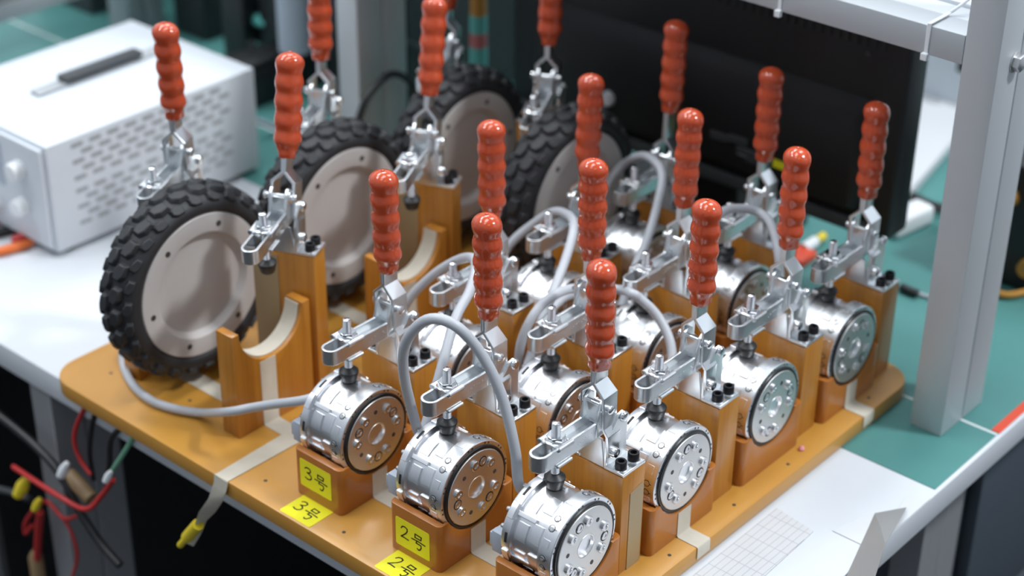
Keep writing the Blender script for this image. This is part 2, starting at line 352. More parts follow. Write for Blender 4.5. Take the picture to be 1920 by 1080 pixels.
def motor(i, j):
    y0 = DV*j
    t = thing('motor', 'silver round motor, ' + where(i, j), 'motor', (DU*i+AX, y0, AZ-37.2), 'silver motors clamped in cradle blocks')
    z = 37.2; rot = random.choice((0, 20, 40, 60, 80)) * PI/180
    h = put('housing', MM['housing'], t, (0, 0, z))
    put('slot_ring', MM['slots'], h)['kind'] = 'stuff'; put('flange_holes', MM['flange_holes'], h)['kind'] = 'stuff'
    for a in (-20, 20, 100, 140, 180, 220):
        put('pad', MM['pad'], h, (0, 0, 0), (0, -math.radians(a), 0)); put('pad', MM['pad2'], h, (0, 0, 0), (0, -math.radians(a+6), 0))
    for a in (8, 68, 128, 188, 248, 308):
        put('lug', MM['lug'], h, (0, 0, 0), (0, -math.radians(a), 0)); put('rib', MM['rib'], h, (0, 0, 0), (0, -math.radians(a+7), 0))
    put('o_ring', MM['o_ring'], t, (0, 0, z))
    d = put('output_disc', MM['disc'], t, (0, 0, z))
    put('center_bore', MM['bore'], d)
    for k in range(3):
        a0 = rot + 2*PI*k/3 + 1.25
        for da, key, nm, r in ((0, 'csunk', 'countersunk_screw', 21.5), (0, 'csring', 'screw_recess', 21.5), (0.44, 'boss', 'cap_screw', 21.5), (-0.44, 'boss', 'cap_screw', 21.5), (1.05, 'hole', 'tapped_hole', 20.5)):
            a = a0+da; put(nm, MM[key], d, (r*math.cos(a), -4.4, r*math.sin(a)))
    for a in (62, 74, 124, 136, 172, 184, 20, 32, 214, 226):
        t_ = math.radians(a); e = put('side_screw', MM['side_screw'], h, (37.1*math.cos(t_), 5.2, 37.1*math.sin(t_)), (0, PI/2-t_, 0))
        if a in (124, 136, 172, 184, 62, 74): put('paint_mark', MM['side_mark'], h, (37.15*math.cos(t_), 5.2, 37.15*math.sin(t_)), (0, PI/2-t_, 0))
    for a in (98, 154, 196, 46): put('tile', MM['tile'], h, (0, 0, 0), (0, -math.radians(a), 0))
    for a in (100, 140, 165, 200, 215): 
        t_ = math.radians(a); put('stud', MM['stud'], t, (30*math.cos(t_), 46.2, z+30*math.sin(t_)))
    put('connector', MM['connector'], t, (-29, 46.2, z-6))
    return t
for j in range(3):
    for i in range(4):
        b = put('cradle_block', bmesh_block, None, (DU*i+AX, DV*j, 0)); tag(b, 'caramel resin cradle block, ' + where(i, j), 'block', 'caramel cradle blocks')
        p = put('clamp_post', post_mesh, None, (DU*i, DV*j, 0)); tag(p, 'amber clamp post, ' + where(i, j), 'post', 'amber clamp posts beside motors')
        motor(i, j)

# ------------------------------------------------------------------ toggle clamps
def grip_mesh():
    prof = []; L = 87.0
    prof += [(5.0, -0.5), (7.0, 0), (7.6, 0.8), (7.8, 4.5), (8.2, 7.0)]
    n = 60; top = L-8.6
    for k in range(n+1):
        h = 7.5+(top-7.5)*k/n; ph = (h-7.5)/(top-7.5)*4.52
        r = 9.65 + 1.35*(0.5-0.5*math.cos(2*PI*(ph+0.02)))**0.8 + 0.25*ph/4.5
        if h < 13: r = 8.2+(r-8.2)*(h-7.0)/6
        prof.append((r, h))
    r0 = prof[-1][0]
    for k in range(1, 9):
        a = k/8*PI/2; prof.append((max(0.05, r0*math.cos(a)), top+8.6*math.sin(a)))
    def mod(r, h, a):
        flat = 1.0 - 0.10*math.cos(2*a)*0.5
        if h < 6.5:                              # squared collar
            q = max(abs(math.cos(a)), abs(math.sin(a))*1.08); return r*min(1.06, 0.97/q)
        return r*flat*(1+0.012*math.sin(3*a+h*0.4))
    mb = MB().lathe(prof, n=28, mod=mod)
    mb.lathe([(1.6, L-0.6), (1.5, L+0.2), (0.8, L+0.8), (0.05, L+0.9)], n=10)
    return mb.mesh('grip', 'red_vinyl', smooth=80)
def clamp_meshes(W, arm_len, rod_at):
    M = {}
    Dp = 29.4
    base = MB()
    for s in (-1, 1):
        base.box(0.2, W-0.2, min(s*Dp, s*11), max(s*Dp, s*11), 0.05, 2.6)
        base.prism([(0.4, 0), (W-3, 0), (W-2.6, 34), (W-4, 39.5), (W-8, 42.4), (W-13, 41.5), (W-19, 34), (0.4, 25)], 'y', s*13.2, s*10.8)
    base.prism([(-11, 0.1), (11, 0.1), (8, 24), (-8, 24)], 'x', 0.6, 2.8)
    base.box(3, W-1, -11, 11, 0.05, 1.6)
    M['base'] = base.mesh('base_bracket', 'zinc', bevel=(0.5, 2), smooth=20)
    # fork of the handle, relative to its lower pivot (5, 14)
    fk = MB()
    for s in (-1, 1):
        path = [(s*14.8, -4), (s*14.8, 15), (s*11.0, 20.5), (s*11.0, 47.0), (s*0.05, 57.5), (s*0.05, 90)]
        if s > 0: fk.strip(path, [-4.0, -5.5, -5.5, -6.2, -5.5, -5.5], [8, 9.0, 9.2, 9.8, 9, 9], 2.6)
        else: fk.strip(path, [-4.0, -5.5, -5.5, -6.2, -5.5, -5.5], [8, 9.0, 9.2, 9.8, 9, 9], -2.6)
    M['fork'] = fk.mesh('handle_fork', 'zinc', bevel=(0.5, 2, 30), smooth=20)
    # arm relative to its rear pivot (3, 44)
    L = arm_len
    hw, wall = 7.6, 2.3
    def stad(x0, x1, h, n=12): return [(x1, -h), (x1, h)] + [(x0+h*math.cos(a)*1.0, h*math.sin(a)) for a in (PI/2+PI*k/(2*n)*2 for k in range(0, n+1))]
    outer = stad(-L+hw, 2, hw); inner = stad(-L+hw, -0.5, hw-wall)
    arm = MB().ring_prism(outer, inner, 'z', -17, -4)
    for s in (-1, 1):
        arm.prism([(-9, -16), (3.5, -16), (6, -4), (5, 12), (0, 15), (-4.5, 11), (-9, -3.6)], 'y', s*8.3, s*5.6)
    arm.box(-2.5, 3.5, -8.2, 8.2, 4.5, 7.2); arm.box(-4.6, -2.6, -6, 6, -4, 9); arm.box(-36, -0.6, -5.6, 5.6, -12.5, -11)
    M['arm'] = arm.mesh('arm', 'zinc', bevel=(0.5, 2, 30), smooth=20)
    # stamped dots on the side of the arm
    dt = MB()
    for k, (x, z_) in enumerate(((-14, -9), (-17, -10.5), (-20.5, -9), (-23, -9.4), (-26.5, -10.4), (-12, -11), (-29, -11.5))):
        dt.lathe([(0.55, -hw+0.1), (0.55, -hw-0.15), (0.02, -hw-0.2)], (x if L > 60 else x*0.5-6, 0, z_), 'y', 8)
    M['dots'] = dt.mesh('stamped_dots', 'zinc_bright')
    # spindle relative to rod axis on the arm top line (x = -rod_at, z = -4)
    def thread(z0, z1, r, pitch=1.25):
        p = [(r-0.35, z0)]; z = z0
        while z < z1-pitch: p += [(r, z+pitch*0.35), (r-0.42, z+pitch*0.85)]; z += pitch
        return p + [(r-0.3, z1-0.4), (r-0.9, z1)]
    sp = MB().lathe(thread(-30, 17, 3.35), n=14)
    M['rod'] = sp.mesh('spindle', 'zinc_bright', smooth=60)
    nut = MB().prism([(7.0*math.cos(PI*k/3+0.3), 7.0*math.sin(PI*k/3+0.3)) for k in range(6)], 'z', 2.2, 6.3)
    nut.lathe([(8.3, 1.7), (8.3, 2.3), (6.5, 2.7)], n=20)
    M['nut'] = nut.mesh('hex_nut', 'zinc_bright', bevel=(0.5, 2, 30), smooth=22)
    sad = MB()
    for z0, z1, s in ((0.1, 1.8, 1), (-15, -13.3, -1)):
        sad.box(-7.5, 7.5, -8.8, 8.8, z0, z1)
        for q in (-1, 1): sad.cyl((-8, q*8.5, (z0+z1)/2-0.2*s), (8, q*8.5, (z0+z1)/2-0.2*s), 2.3 if s > 0 else 1.3, 14)
    sad.prism([(6.6*math.cos(PI*k/3+0.1), 6.6*math.sin(PI*k/3+0.1)) for k in range(6)], 'z', -18.4, -15)
    M['saddle'] = sad.mesh('saddle_washer', 'zinc', bevel=(0.35, 1, 40), smooth=38)
    M['tip'] = MB().lathe([(0.1, -38.7), (5.4, -38.7), (6.0, -38.0), (7.1, -33.0), (7.9, -30.2), (7.8, -29.4), (4.2, -26.6), (3.2, -26.2)], n=20).mesh('rubber_tip', 'black_rubber', smooth=33)
    M['screw'] = MB().lathe([(5.2, 0), (5.2, 1.0), (4.4, 1.2), (4.4, 6.4), (4.0, 6.9), (2.4, 6.9)] , n=20).mesh('cap_screw', 'black_oxide', smooth=40) if False else cap_screw()
    M['washer'] = MB().lathe([(5.3, 0), (5.3, 1.0), (0.1, 1.0)], n=20).mesh('washer', 'zinc_bright')
    pin = MB().cyl((0, -13.6, 0), (0, 13.6, 0), 2.6, 14)
    for s in (-1, 1): pin.lathe([(3.6, s*13.4), (3.4, s*14.3), (2.4, s*14.9), (0.05, s*15.0)], axis='y', n=16); pin.lathe([(5.2, s*7.6), (5.2, s*9.2), (4.6, s*9.6), (2.6, s*9.8)], axis='y', n=18)
    M['pin'] = pin.mesh('pivot_pin', 'zinc_bright', smooth=40)
    M['rivet'] = MB().lathe([(4.2, 13.0), (4.2, 17.6), (3.6, 18.8), (2.2, 19.3), (0.05, 19.4)], axis='y', n=16).mesh('rivet', 'zinc_bright', smooth=40)
    M['rivet2'] = MB().lathe([(4.4, 13.0), (4.3, 14.4), (3.2, 15.6), (0.05, 15.9)], axis='y', n=16).mesh('rivet', 'zinc_bright', smooth=40)
    return M
_cs = None
def cap_screw():
    global _cs
    if _cs is None:
        hexa = [(2.4*math.cos(PI*k/3), 2.4*math.sin(PI*k/3)) for k in range(6)]
        mb = MB(); n = 24
        mb.lathe([(4.4, 1.0), (4.4, 6.2), (4.1, 6.8), (2.6, 6.8), (2.4, 6.2), (2.4, 3.6), (0.05, 3.6)], n=n)
        _cs = mb.mesh('cap_screw', 'black_oxide', smooth=35)
    return _cs
GRIP = grip_mesh()
CM = clamp_meshes(26.8, 70.0, 45.0)
CW = clamp_meshes(23.5, 70.0, 45.0)
def clamp(x, y, z, label, group, rz=0, M=CM, W=26.8, rod_at=45.0, handle=0.0, arm=0.0, slide=0.0, spin=0.0, hz=0.0, rod_dz=0.0):
    t = thing('toggle_clamp', label, 'clamp', (x, y, z), group, rz)
    put('base_bracket', M['base'], t)
    f = put('handle_fork', M['fork'], t, (5, 0, 14), (0, math.radians(handle), math.radians(hz)))
    put('grip', GRIP, f, (1.6, 0, 66.5+slide), (0, 0, spin))
    a = put('arm', M['arm'], t, (3, 0, 44), (0, -math.radians(arm), 0))
    put('stamped_dots', M['dots'], a)['kind'] = 'stuff'
    sd = put('saddle_washer', M['saddle'], a, (-rod_at, 0, -4))
    s = put('spindle', M['rod'], t, (0, 0, 0)); r = math.radians(arm)
    # spindle hangs on the arm and tilts with it
    px, pz = -rod_at, -4
    s.location = Vector((3+px*math.cos(r)-pz*math.sin(r)*1.0, 0, 44+px*math.sin(r)*1.0+pz*math.cos(r)+rod_dz))*S; s.rotation_euler = (0, -r, 0)
    put('hex_nut', M['nut'], s, (0, 0, -rod_dz)); put('rubber_tip', M['tip'], s)
    put('pivot_pin', M['pin'], t, (3.2, 0, 50.5)); 
    for q in (0, PI): put('rivet', M['rivet'], t, (5.5, 0, 14), (0, 0, q)); put('rivet', M['rivet2'], t, (W-8, 0, 37.5), (0, 0, q))
    for s_ in (-1, 1):
        for xx in (5.8, W-6.2):
            c = put('cap_screw', M['screw'], t, (xx, s_*22.6, 2.6)); put('washer', M['washer'], c)
    return t
tilt = {(0,0): -0.9, (1,0): 0, (2,0): -1.6, (3,0): -2.4, (0,1): -1.4, (1,1): -2, (2,1): -0.7, (3,1): -1.1, (0,2): 0.1, (1,2): -0.4, (2,2): -1.4, (3,2): -0.3}
hx = {(0,0): 5, (1,0): 6, (2,0): 9, (3,0): 9, (0,1): 5, (1,1): 8, (2,1): 9.5, (3,1): 8, (0,2): 2.2, (1,2): 4.8, (2,2): 12, (3,2): 9}
for j in range(3):
    for i in range(4):
        # the handle leans a little: chosen so its grip stands where the photo shows it
        lean = tilt[(i, j)] + math.degrees(math.atan2(hx[(i, j)]-6.0, 110))
        clamp(DU*i, DV*j+29.4, 89.0, 'red-gripped toggle clamp, ' + where(i, j), 'toggle clamps pressing on motors', handle=lean, slide=14 if (i, j) == (3, 2) else 0, spin=random.uniform(-0.5, 0.5), hz=0)

# ------------------------------------------------------------------ wheel stations
WPZ = 134.0; WROT = math.radians(24); WA = Vector((23.0, 345.0)); WDEP = 56.0
wc = [(-70, 0), (15, 0), (15, 98), (6.4, 98)] + arc(-28, 97, 34.4, 0, -180, 24) + [(-62.4, 98), (-70, 98)]
wcradle = MB().prism(wc, 'y', 0, 20).mesh('wheel_cradle', 'amber_post', bevel=(0.8, 2, 40))
wpost = MB().box(0, 23.5, 0, WDEP, 0, WPZ-0.4).mesh('wheel_post', 'amber_post', bevel=(0.8, 2))
pal = {(0,0): dict(handle=11.5, arm=4, rod_at=36, rod_dz=-1), (1,0): dict(handle=12.5, arm=4, rod_at=34, rod_dz=-8), (2,0): dict(handle=3, arm=12, rod_at=40),
       (0,1): dict(handle=-2.0, arm=2, rod_at=46), (1,1): dict(handle=2.0, arm=3, rod_at=46), (2,1): dict(handle=6.0, arm=3, rod_at=46)}
for j in range(2):
    for i in range(3):
        c = put('wheel_cradle', wcradle, None, (WU*i, 344.4+WV*j, 0)); tag(c, 'amber half-round wheel cradle, ' + wwhere(i, j), 'cradle', 'half-round wheel cradles')
        p = put('wheel_post', wpost, None, (WA.x+WU*i, WA.y+WV*j, 0), (0, 0, WROT)); tag(p, 'tall amber clamp post, ' + wwhere(i, j), 'post', 'amber clamp posts beside wheels')
        clamp(WA.x-math.sin(WROT)*WDEP/2+WU*i, WA.y+math.cos(WROT)*WDEP/2+WV*j, WPZ, 'red-gripped toggle clamp over wheel cradle, ' + wwhere(i, j), 'toggle clamps over wheel cradles', rz=WROT, M=CW, W=23.5, spin=random.uniform(-0.4, 0.4), **pal[(i, j)])
        # cream lining of the half-round
        ln = MB().arcbox(33.2, 34.2, -178, -2, 4, 19.6, 28, c=(-28, 97)); tag(put('cradle_lining', ln.mesh('cradle_lining', 'cream_tape'), None, (WU*i, 344.4+WV*j, 0)), 'cream tape lining the half-round cradle, ' + wwhere(i, j), 'tape', 'cream cradle linings')

# wheels
WY = 432.0                                       # face of the outer row wheels
def wheel_meshes():
    M = {}
    M['tire'] = MB().lathe([(60, 2), (64.5, 0.5), (66, -3.5), (70, -5.5), (75, -4.5), (79, -1), (82.5, 5), (83.6, 14), (82.5, 23), (79, 29), (74, 32.5), (66, 33), (60, 30)], axis='y', n=96, closed=True).mesh('tire', 'tire_rubber', smooth=50)
    M['rib'] = MB().lathe([(66.5, -4.2), (67.6, -5.8), (69, -6.2), (70, -5.4)], axis='y', n=96).mesh('rim_rib', 'tire_rubber') if False else None
    M['disc'] = MB().lathe([(65.2, 4), (65.2, -3.4), (64.4, -4.2), (49.5, -4.2), (48.4, -3.8), (44.5, 2.6), (43.0, 3.0), (30, 2.2), (0.05, 1.2)], axis='y', n=96).mesh('rim_disc', 'wheel_grey', smooth=25)
    M['rear'] = MB().lathe([(64, 4), (64, 28), (40, 31), (33.0, 32), (33.0, 58), (31, 60), (0.05, 60)], axis='y', n=64).mesh('hub', 'turned_aluminium', smooth=30)
    M['bolt'] = MB().lathe([(2.7, 0.3), (2.7, -0.15), (0.05, -0.15)], axis='y', n=14).mesh('rim_bolt', 'bolt_hole')
    def knob(w, l, h, sk):                       # along x = tangential, y = axial, z = radial
        b = [(-l/2, -w/2+sk), (-l*0.1, -w/2), (l/2, -w/2+sk*0.3), (l/2, w/2-sk), (l*0.05, w/2), (-l/2, w/2-sk*0.4)]
        t_ = [(p[0]*0.76, p[1]*0.76) for p in b]
        vs = [(p[0], p[1], 0) for p in b] + [(p[0], p[1], h) for p in t_]
        return MB().add(vs, [tuple(range(6))[::-1], tuple(range(6, 12))] + [(k, (k+1) % 6, 6+(k+1) % 6, 6+k) for k in range(6)]).mesh('tread_block', 'tire_rubber', bevel=(0.6, 1, 25), smooth=30)
    M['k1'] = knob(13.6, 17.2, 5.2, 3.4); M['k2'] = knob(9.6, 14.0, 5.0, 2.4)
    return M
WM = wheel_meshes()
def wheel(i, j, label, dy=0):
    t = thing('wheel', label, 'wheel', (WU*i-28, WY+WV*(j-1)+dy, 97-88), 'knobbly wheels held at the cradles')
    z = 88
    tr = put('tire', WM['tire'], t, (0, 0, z)); d = put('rim_disc', WM['disc'], t, (0, 0, z)); put('hub', WM['rear'], t, (0, 0, z))
    for k in range(6):
        a = math.radians(68+60*k); put('rim_bolt', WM['bolt'], d, (55.5*math.cos(a), -4.2, 55.5*math.sin(a)))
    n = 26
    for k in range(n):
        for y, off, key, r, lean in ((8.0, 0.0, 'k1', 82.2, 0.10), (20.0, 0.5, 'k1', 82.2, -0.10), (0.0, 0.5, 'k2', 78.0, 0.85), (28.5, 0.0, 'k2', 78.0, -0.85)):
            a = 2*PI*(k+off)/n
            e = bpy.data.objects.new('tread_block', WM[key]); col.objects.link(e); e.parent = tr
            m = Matrix.Rotation(-a+PI/2, 4, 'Y') @ Matrix.Translation((0, y*S, (r-0.8)*S)) @ Matrix.Rotation(lean, 4, 'X') @ Matrix.Rotation(0.12 if y > 10 else -0.12, 4, 'Z')
            e.matrix_local = m
wheel(0, 1, 'black knobbly wheel with pale grey disc at left, beside white instrument box')
wheel(1, 1, 'black knobbly wheel with pale grey disc between the two foremost empty cradles')
wheel(2, 1, 'black knobbly wheel farthest back, below the amber and teal marker')
wheel(2, 0, 'black knobbly wheel close to the black monitor, rearmost of the inner row', -4)

# ------------------------------------------------------------------ tape strips
def tape(mb, label, material='cream_tape', name='tape_strip'):
    return tag(put(name, mb.mesh(name, material, smooth=50)), label, 'tape', 'cream tape strips')
for (i, j), lab in {(0,0): 'cream tape down the front of the frontmost block, right board edge row', (1,0): 'cream tape down the block second from front, over the right board edge', (3,0): 'cream tape down the rearmost block, over the right board edge',
                    (0,1): 'cream tape running forward from the block with the number two label', (0,2): 'cream tape running forward from the block with the number three label'}.items():
    x0 = DU*i-54; x1 = DU*i-37.5; y = DV*j-5
    if j == 0: path = [(y-0.15, 23.0), (y-0.15, 1.6), (y-1.6, 0.15), (-24.2, 0.15), (-25.0, -0.6), (-25.0, -11)]
    else: path = [(y-0.15, 23.0), (y-0.15, 1.6), (y-1.6, 0.15), (DV*(j-1)+47.5, 0.15)]
    tape(MB().strip(path, x0, x1, -0.35 if True else 0.35), lab)
for i in range(2):
    x0 = WU*i-43; x1 = x0+17
    path = [(344.25, 62.5), (344.25, 1.6), (342.8, 0.15), (312 if i == 0 else 300, 0.15)]
    tape(MB().strip(path, x0, x1, -0.35), 'cream tape down the empty wheel cradle, ' + wwhere(i, 0))
for i in range(2):
    x0 = WU*i-43; path = [(475.25, 62.5), (475.25, 1.6), (473.8, 0.15), (366, 0.15)]
    tape(MB().strip(path, x0, x0+17, -0.35), 'cream tape behind the empty cradle, ' + wwhere(i, 0))
lt = thing('long_tape_strip', 'long cream tape running over the front left board edge and hanging down', 'tape', (-70, 310, 0))
put('flat_run', MB().prism([(0, 0), (80, -2), (80, 17), (0, 15)], 'z', 0.2, 0.6).mesh('flat_run', 'cream_tape'), lt, (-46.6, -4, 0))
tl = MB(); pts = [(-117.0, 313, 0.4, 8.2, 0), (-118.0, 314, -8, 8.2, 0.1), (-121, 318, -22, 6, -0.4), (-124, 326, -36, 6.5, -0.8), (-124, 336, -52, 5.5, -1.4), (-126, 343, -66, 5, -0.7), (-127, 350, -80, 4, -0.3)]
vs = []; fs = []
for x, y, z, hw_, tw in pts:
    dx, dy = math.sin(tw)*hw_, math.cos(tw)*hw_
    for q in (0, 0.5): vs += [(x-dx+70-q, y-dy-310, z), (x+dx+70-q, y+dy-310, z+1)]
for k in range(len(pts)-1):
    a, b = 4*k, 4*k+4; fs += [(a, a+1, b+1, b), (a+2, b+2, b+3, a+3), (a, b, b+2, a+2), (a+1, a+3, b+3, b+1)]
fs += [(0, 2, 3, 1), (4*len(pts)-4, 4*len(pts)-3, 4*len(pts)-1, 4*len(pts)-2)]
put('hanging_tail', MB().add(vs, fs).mesh('hanging_tail', 'cream_tape', smooth=60), lt)
a, b = at(370, 985, 'x', -127), at(338, 1022, 'x', -127)
yc = thing('wire_connector', 'small yellow wire connector stuck to the hanging tape tail', 'connector', tuple(b), None)
put('sleeve', MB().tube([(0, 0, 0), tuple((a-b)*0.25), tuple((a-b)*0.45)], 3.0, 12, 4).mesh('sleeve', 'yellow_plastic'), yc)
put('tab', MB().tube([tuple((a-b)*0.4), tuple((a-b)*0.7), tuple((a-b)*1.05)], 5.2, 14, 4).mesh('tab', 'yellow_plastic'), yc)
tag(put('side_tape', MB().prism([(9, 0), (24.5, 0), (25, 40), (25.2, 73), (9.5, 70), (9.2, 40)], 'y', -0.5, -0.1).mesh('side_tape', 'tan_tape'), None, (0, 0, 0.2)), 'tan tape on the side of the frontmost amber post, right board edge row', 'tape')
for i in range(2):
    tag(put('side_tape', MB().box(-0.6, -0.1, 33, 55, 1, 131).mesh('side_tape', 'tan_tape'), None, (WA.x+WU*i, WA.y, 0), (0, 0, WROT)), 'khaki tape on the wheel post, ' + wwhere(i, 0), 'tape')

# ------------------------------------------------------------------ yellow number labels
GL = {'3': [[(.08,.86),(.22,.97),(.45,.98),(.58,.88),(.56,.72),(.40,.60),(.26,.57),(.45,.53),(.62,.40),(.62,.22),(.48,.08),(.26,.04),(.08,.12)]],
      '2': [[(.08,.76),(.18,.92),(.38,.98),(.56,.90),(.58,.72),(.46,.50),(.26,.28),(.06,.08),(.30,.10),(.66,.06)]],
      '号': [[(.28,.98),(.26,.72)],[(.28,.97),(.74,.94),(.70,.72)],[(.27,.74),(.70,.73)],[(.02,.55),(.50,.57),(1.0,.52)],[(.40,.55),(.34,.40),(.70,.38),(.72,.24),(.62,.05),(.50,.00),(.42,.06)]]}
def ribbon(mb, pts, wd, F):
    for k in range(len(pts)-1):
        p, q = Vector(pts[k]), Vector(pts[k+1]); d = (q-p).normalized(); n = Vector((-d.y, d.x))*wd/2; p = p-d*wd*0.35; q = q+d*wd*0.35
        cs = [p+n, q+n, q-n, p-n]; vs = [F(c.x, c.y, 0.0) for c in cs] + [F(c.x, c.y, 0.12) for c in cs]
        mb.add(vs, [(0,1,2,3), (7,6,5,4), (0,4,5,1), (1,5,6,2), (2,6,7,3), (3,7,4,0)])
def number_label(d, origin, right, up, wid, hei, label):
    r, u = Vector(right), Vector(up); n = r.cross(u)
    t = thing('number_label', label, 'label', origin)
    mb = MB(); pl = rounded_rect(0, wid, 0, hei, 1.5, 3); N = len(pl)
    vs = [r*p[0]+u*p[1]+n*0.05 for p in pl] + [r*p[0]+u*p[1]+n*0.3 for p in pl]
    mb.add(vs, [tuple(range(N)), tuple(range(N, 2*N))] + [(k, (k+1) % N, N+(k+1) % N, N+k) for k in range(N)])
    put('sticker', mb.mesh('sticker', 'yellow_label'), t)
    ink = MB()
    def F0(x, y, h): return r*(wid*0.15+x*wid*0.26)+u*(hei*0.30+y*hei*0.46)+n*(0.32+h)
    def F1(x, y, h): return r*(wid*0.46+x*wid*0.40)+u*(hei*0.20+y*hei*0.52)+n*(0.32+h)
    def G(F, s): return lambda x, y, h: F(x, y, h)
    for st in GL[d]:
        ribbon(ink, [(x*wid*0.36, y*hei*0.46) for x, y in st], 1.1, lambda x, y, h: r*(wid*0.14+x)+u*(hei*0.32+y)+n*(0.32+h))
    for st in GL['号']:
        ribbon(ink, [(x*wid*0.40, y*hei*0.54) for x, y in st], 1.1, lambda x, y, h: r*(wid*0.47+x)+u*(hei*0.20+y)+n*(0.32+h))
    put('handwriting', ink.mesh('handwriting', 'ink'), t)
XB = AX-41.5
number_label('3', (XB, 250, 10.3), (0, -1, 0), (0, 0, 1), 35, 25.5, 'yellow label handwritten with number three, on the side of a caramel block')
number_label('3', (-114, 248, 0), (0, -1, 0), (1, 0, 0), 34, 26.5, 'yellow label handwritten with number three, lying flat on the ochre board')
number_label('2', (XB, 145, 6.8), (0, -1, 0), (0, 0, 1), 35, 25.5, 'yellow label handwritten with number two, on the side of a caramel block')
number_label('2', (-114, 143.5, 0), (0, -1, 0), (1, 0, 0), 34, 26.5, 'yellow label handwritten with number two, lying flat on the ochre board')

# ------------------------------------------------------------------ grey cables
def cable(pts, label, r=4.0, name='motor_cable', material='grey_cable', extra=None, ax='y', cat='cable', group='grey motor cables'):
    P = [at(x, y, ax, d) for x, y, d in pts] + [Vector(p) for p in (extra or [])]
    return tag(put(name, MB().tube(P, r, 12, 6).mesh(name, material, smooth=80)), label, cat, group)
cable([(590,745,254),(560,752,264),(520,757,285),(475,764,310),(430,772,334)], 'grey cable lying on the board in front of the left wheel', extra=[at(380, 774, 'z', 9), at(330, 767, 'z', 5), at(285, 752, 'z', 4), at(252, 725, 'z', 4), at(234, 692, 'z', 4), at(230, 660, 'z', 4), at(236, 632, 'z', 5), (-62, 515, 20)], r=3.8)
cable([(985,925,57),(972,905,56),(965,840,58),(940,740,70),(900,660,85),(850,608,100),(800,600,120),(762,640,138),(757,700,148),(778,790,158),(792,830,160)], 'grey cable arching in front of the frontmost middle row clamp')
cable([(795,810,160),(825,700,168),(853,600,182),(880,547,192),(892,500,206),(883,483,228),(853,490,252),(807,520,275),(763,567,292),(740,630,298)], 'grey cable arching over the second clamp arm of the motor row beside wheels')
cable([(985,700,160),(1010,620,168),(1040,540,182),(1060,487,192),(1075,433,206),(1070,407,228),(1040,397,255),(1000,420,275),(957,457,288),(925,510,292)], 'grey cable arching before the disc of the inner row wheel')
cable([(1240,760,60),(1258,700,72),(1257,643,84),(1233,593,101),(1200,560,115),(1183,550,122),(1160,543,150),(1083,540,166),(1040,553,166),(1003,587,166),(977,643,170),(972,700,174)], 'grey cable arching behind the nearest red grip, down past the third middle motor')
cable([(1165,575,160),(1189,507,168),(1216,442,182),(1233,382,195),(1242,335,207),(1233,308,221),(1207,292,249),(1174,305,276),(1144,338,287),(1120,390,289)], 'grey cable arching at the rearmost clamp of the row beside wheels')
cable([(1462,520,58),(1459,471,66),(1444,418,88),(1420,397,104),(1390,391,112),(1355,397,116),(1325,430,118)], 'grey cable arching near the monitor at the rearmost middle row clamp')
cable([(1018,690,182),(1010,650,184),(1018,605,189),(1050,565,196),(1078,552,204)], 'short grey cable bent beside the third block of middle row', r=3.4)

# ------------------------------------------------------------------ aluminium shelf frame
fr = thing('shelf_frame', 'grey aluminium profile frame standing over the bench with a long beam', 'frame', (344, -79, ZM))
def upright(h): return profile_leg(0, 72, 0, 30, 0.1, h, 37)
put('upright', upright(720).mesh('upright', 'anodised', bevel=(1.2, 2)), fr)
put('upright', upright(720).mesh('upright', 'anodised', bevel=(1.2, 2)), fr, (6, 704, 0))
bmm = MB().box(0, 30, 30.2, 704, 333, 357)
put('beam', bmm.mesh('beam', 'anodised', bevel=(1.0, 2)), fr)
put('shelf_panel', MB().box(30.4, 56, 30.2, 735, 343, 356).box(56.4, 235, -2, 735, 347, 359).mesh('shelf_panel', 'white_laminate', bevel=(0.8, 2)), fr)
bo = MB().prism([(7.2*math.cos(PI*k/3+0.2), 7.2*math.sin(PI*k/3+0.2)) for k in range(6)], 'y', -6.5, -1.0).lathe([(8.6, -1.0), (8.6, -0.05)], axis='y', n=20)
put('hex_bolt', bo.mesh('hex_bolt', 'plain_metal', bevel=(0.7, 2, 30)), fr, (28, 0, 335.5))
for x, yy, lab in ((0, -18, 'white cable tie around the aluminium beam beside the upright'), (0, 118, 'white cable tie around the aluminium beam above the monitor')):
    tt = MB().strip([(0, 0), (0.01, 25)], 0, 1, 0.5) if False else MB()
    tt.box(-1.2, -0.1, -1.8, 1.8, -1, 26.2).box(-1.2, 31, -1.8, 1.8, 25.6, 26.6).tube([(31, 0, 26), (45, -8, 36), (70, -18, 52)], 1.5, 8, 3).box(-4.2, -0.1, -2.8, 2.8, -3.5, 2.2)
    tag(put('cable_tie', tt.mesh('cable_tie', 'white_plastic', bevel=(0.4, 1)), None, (344, yy, ZM+332.6)), lab, 'cable tie')

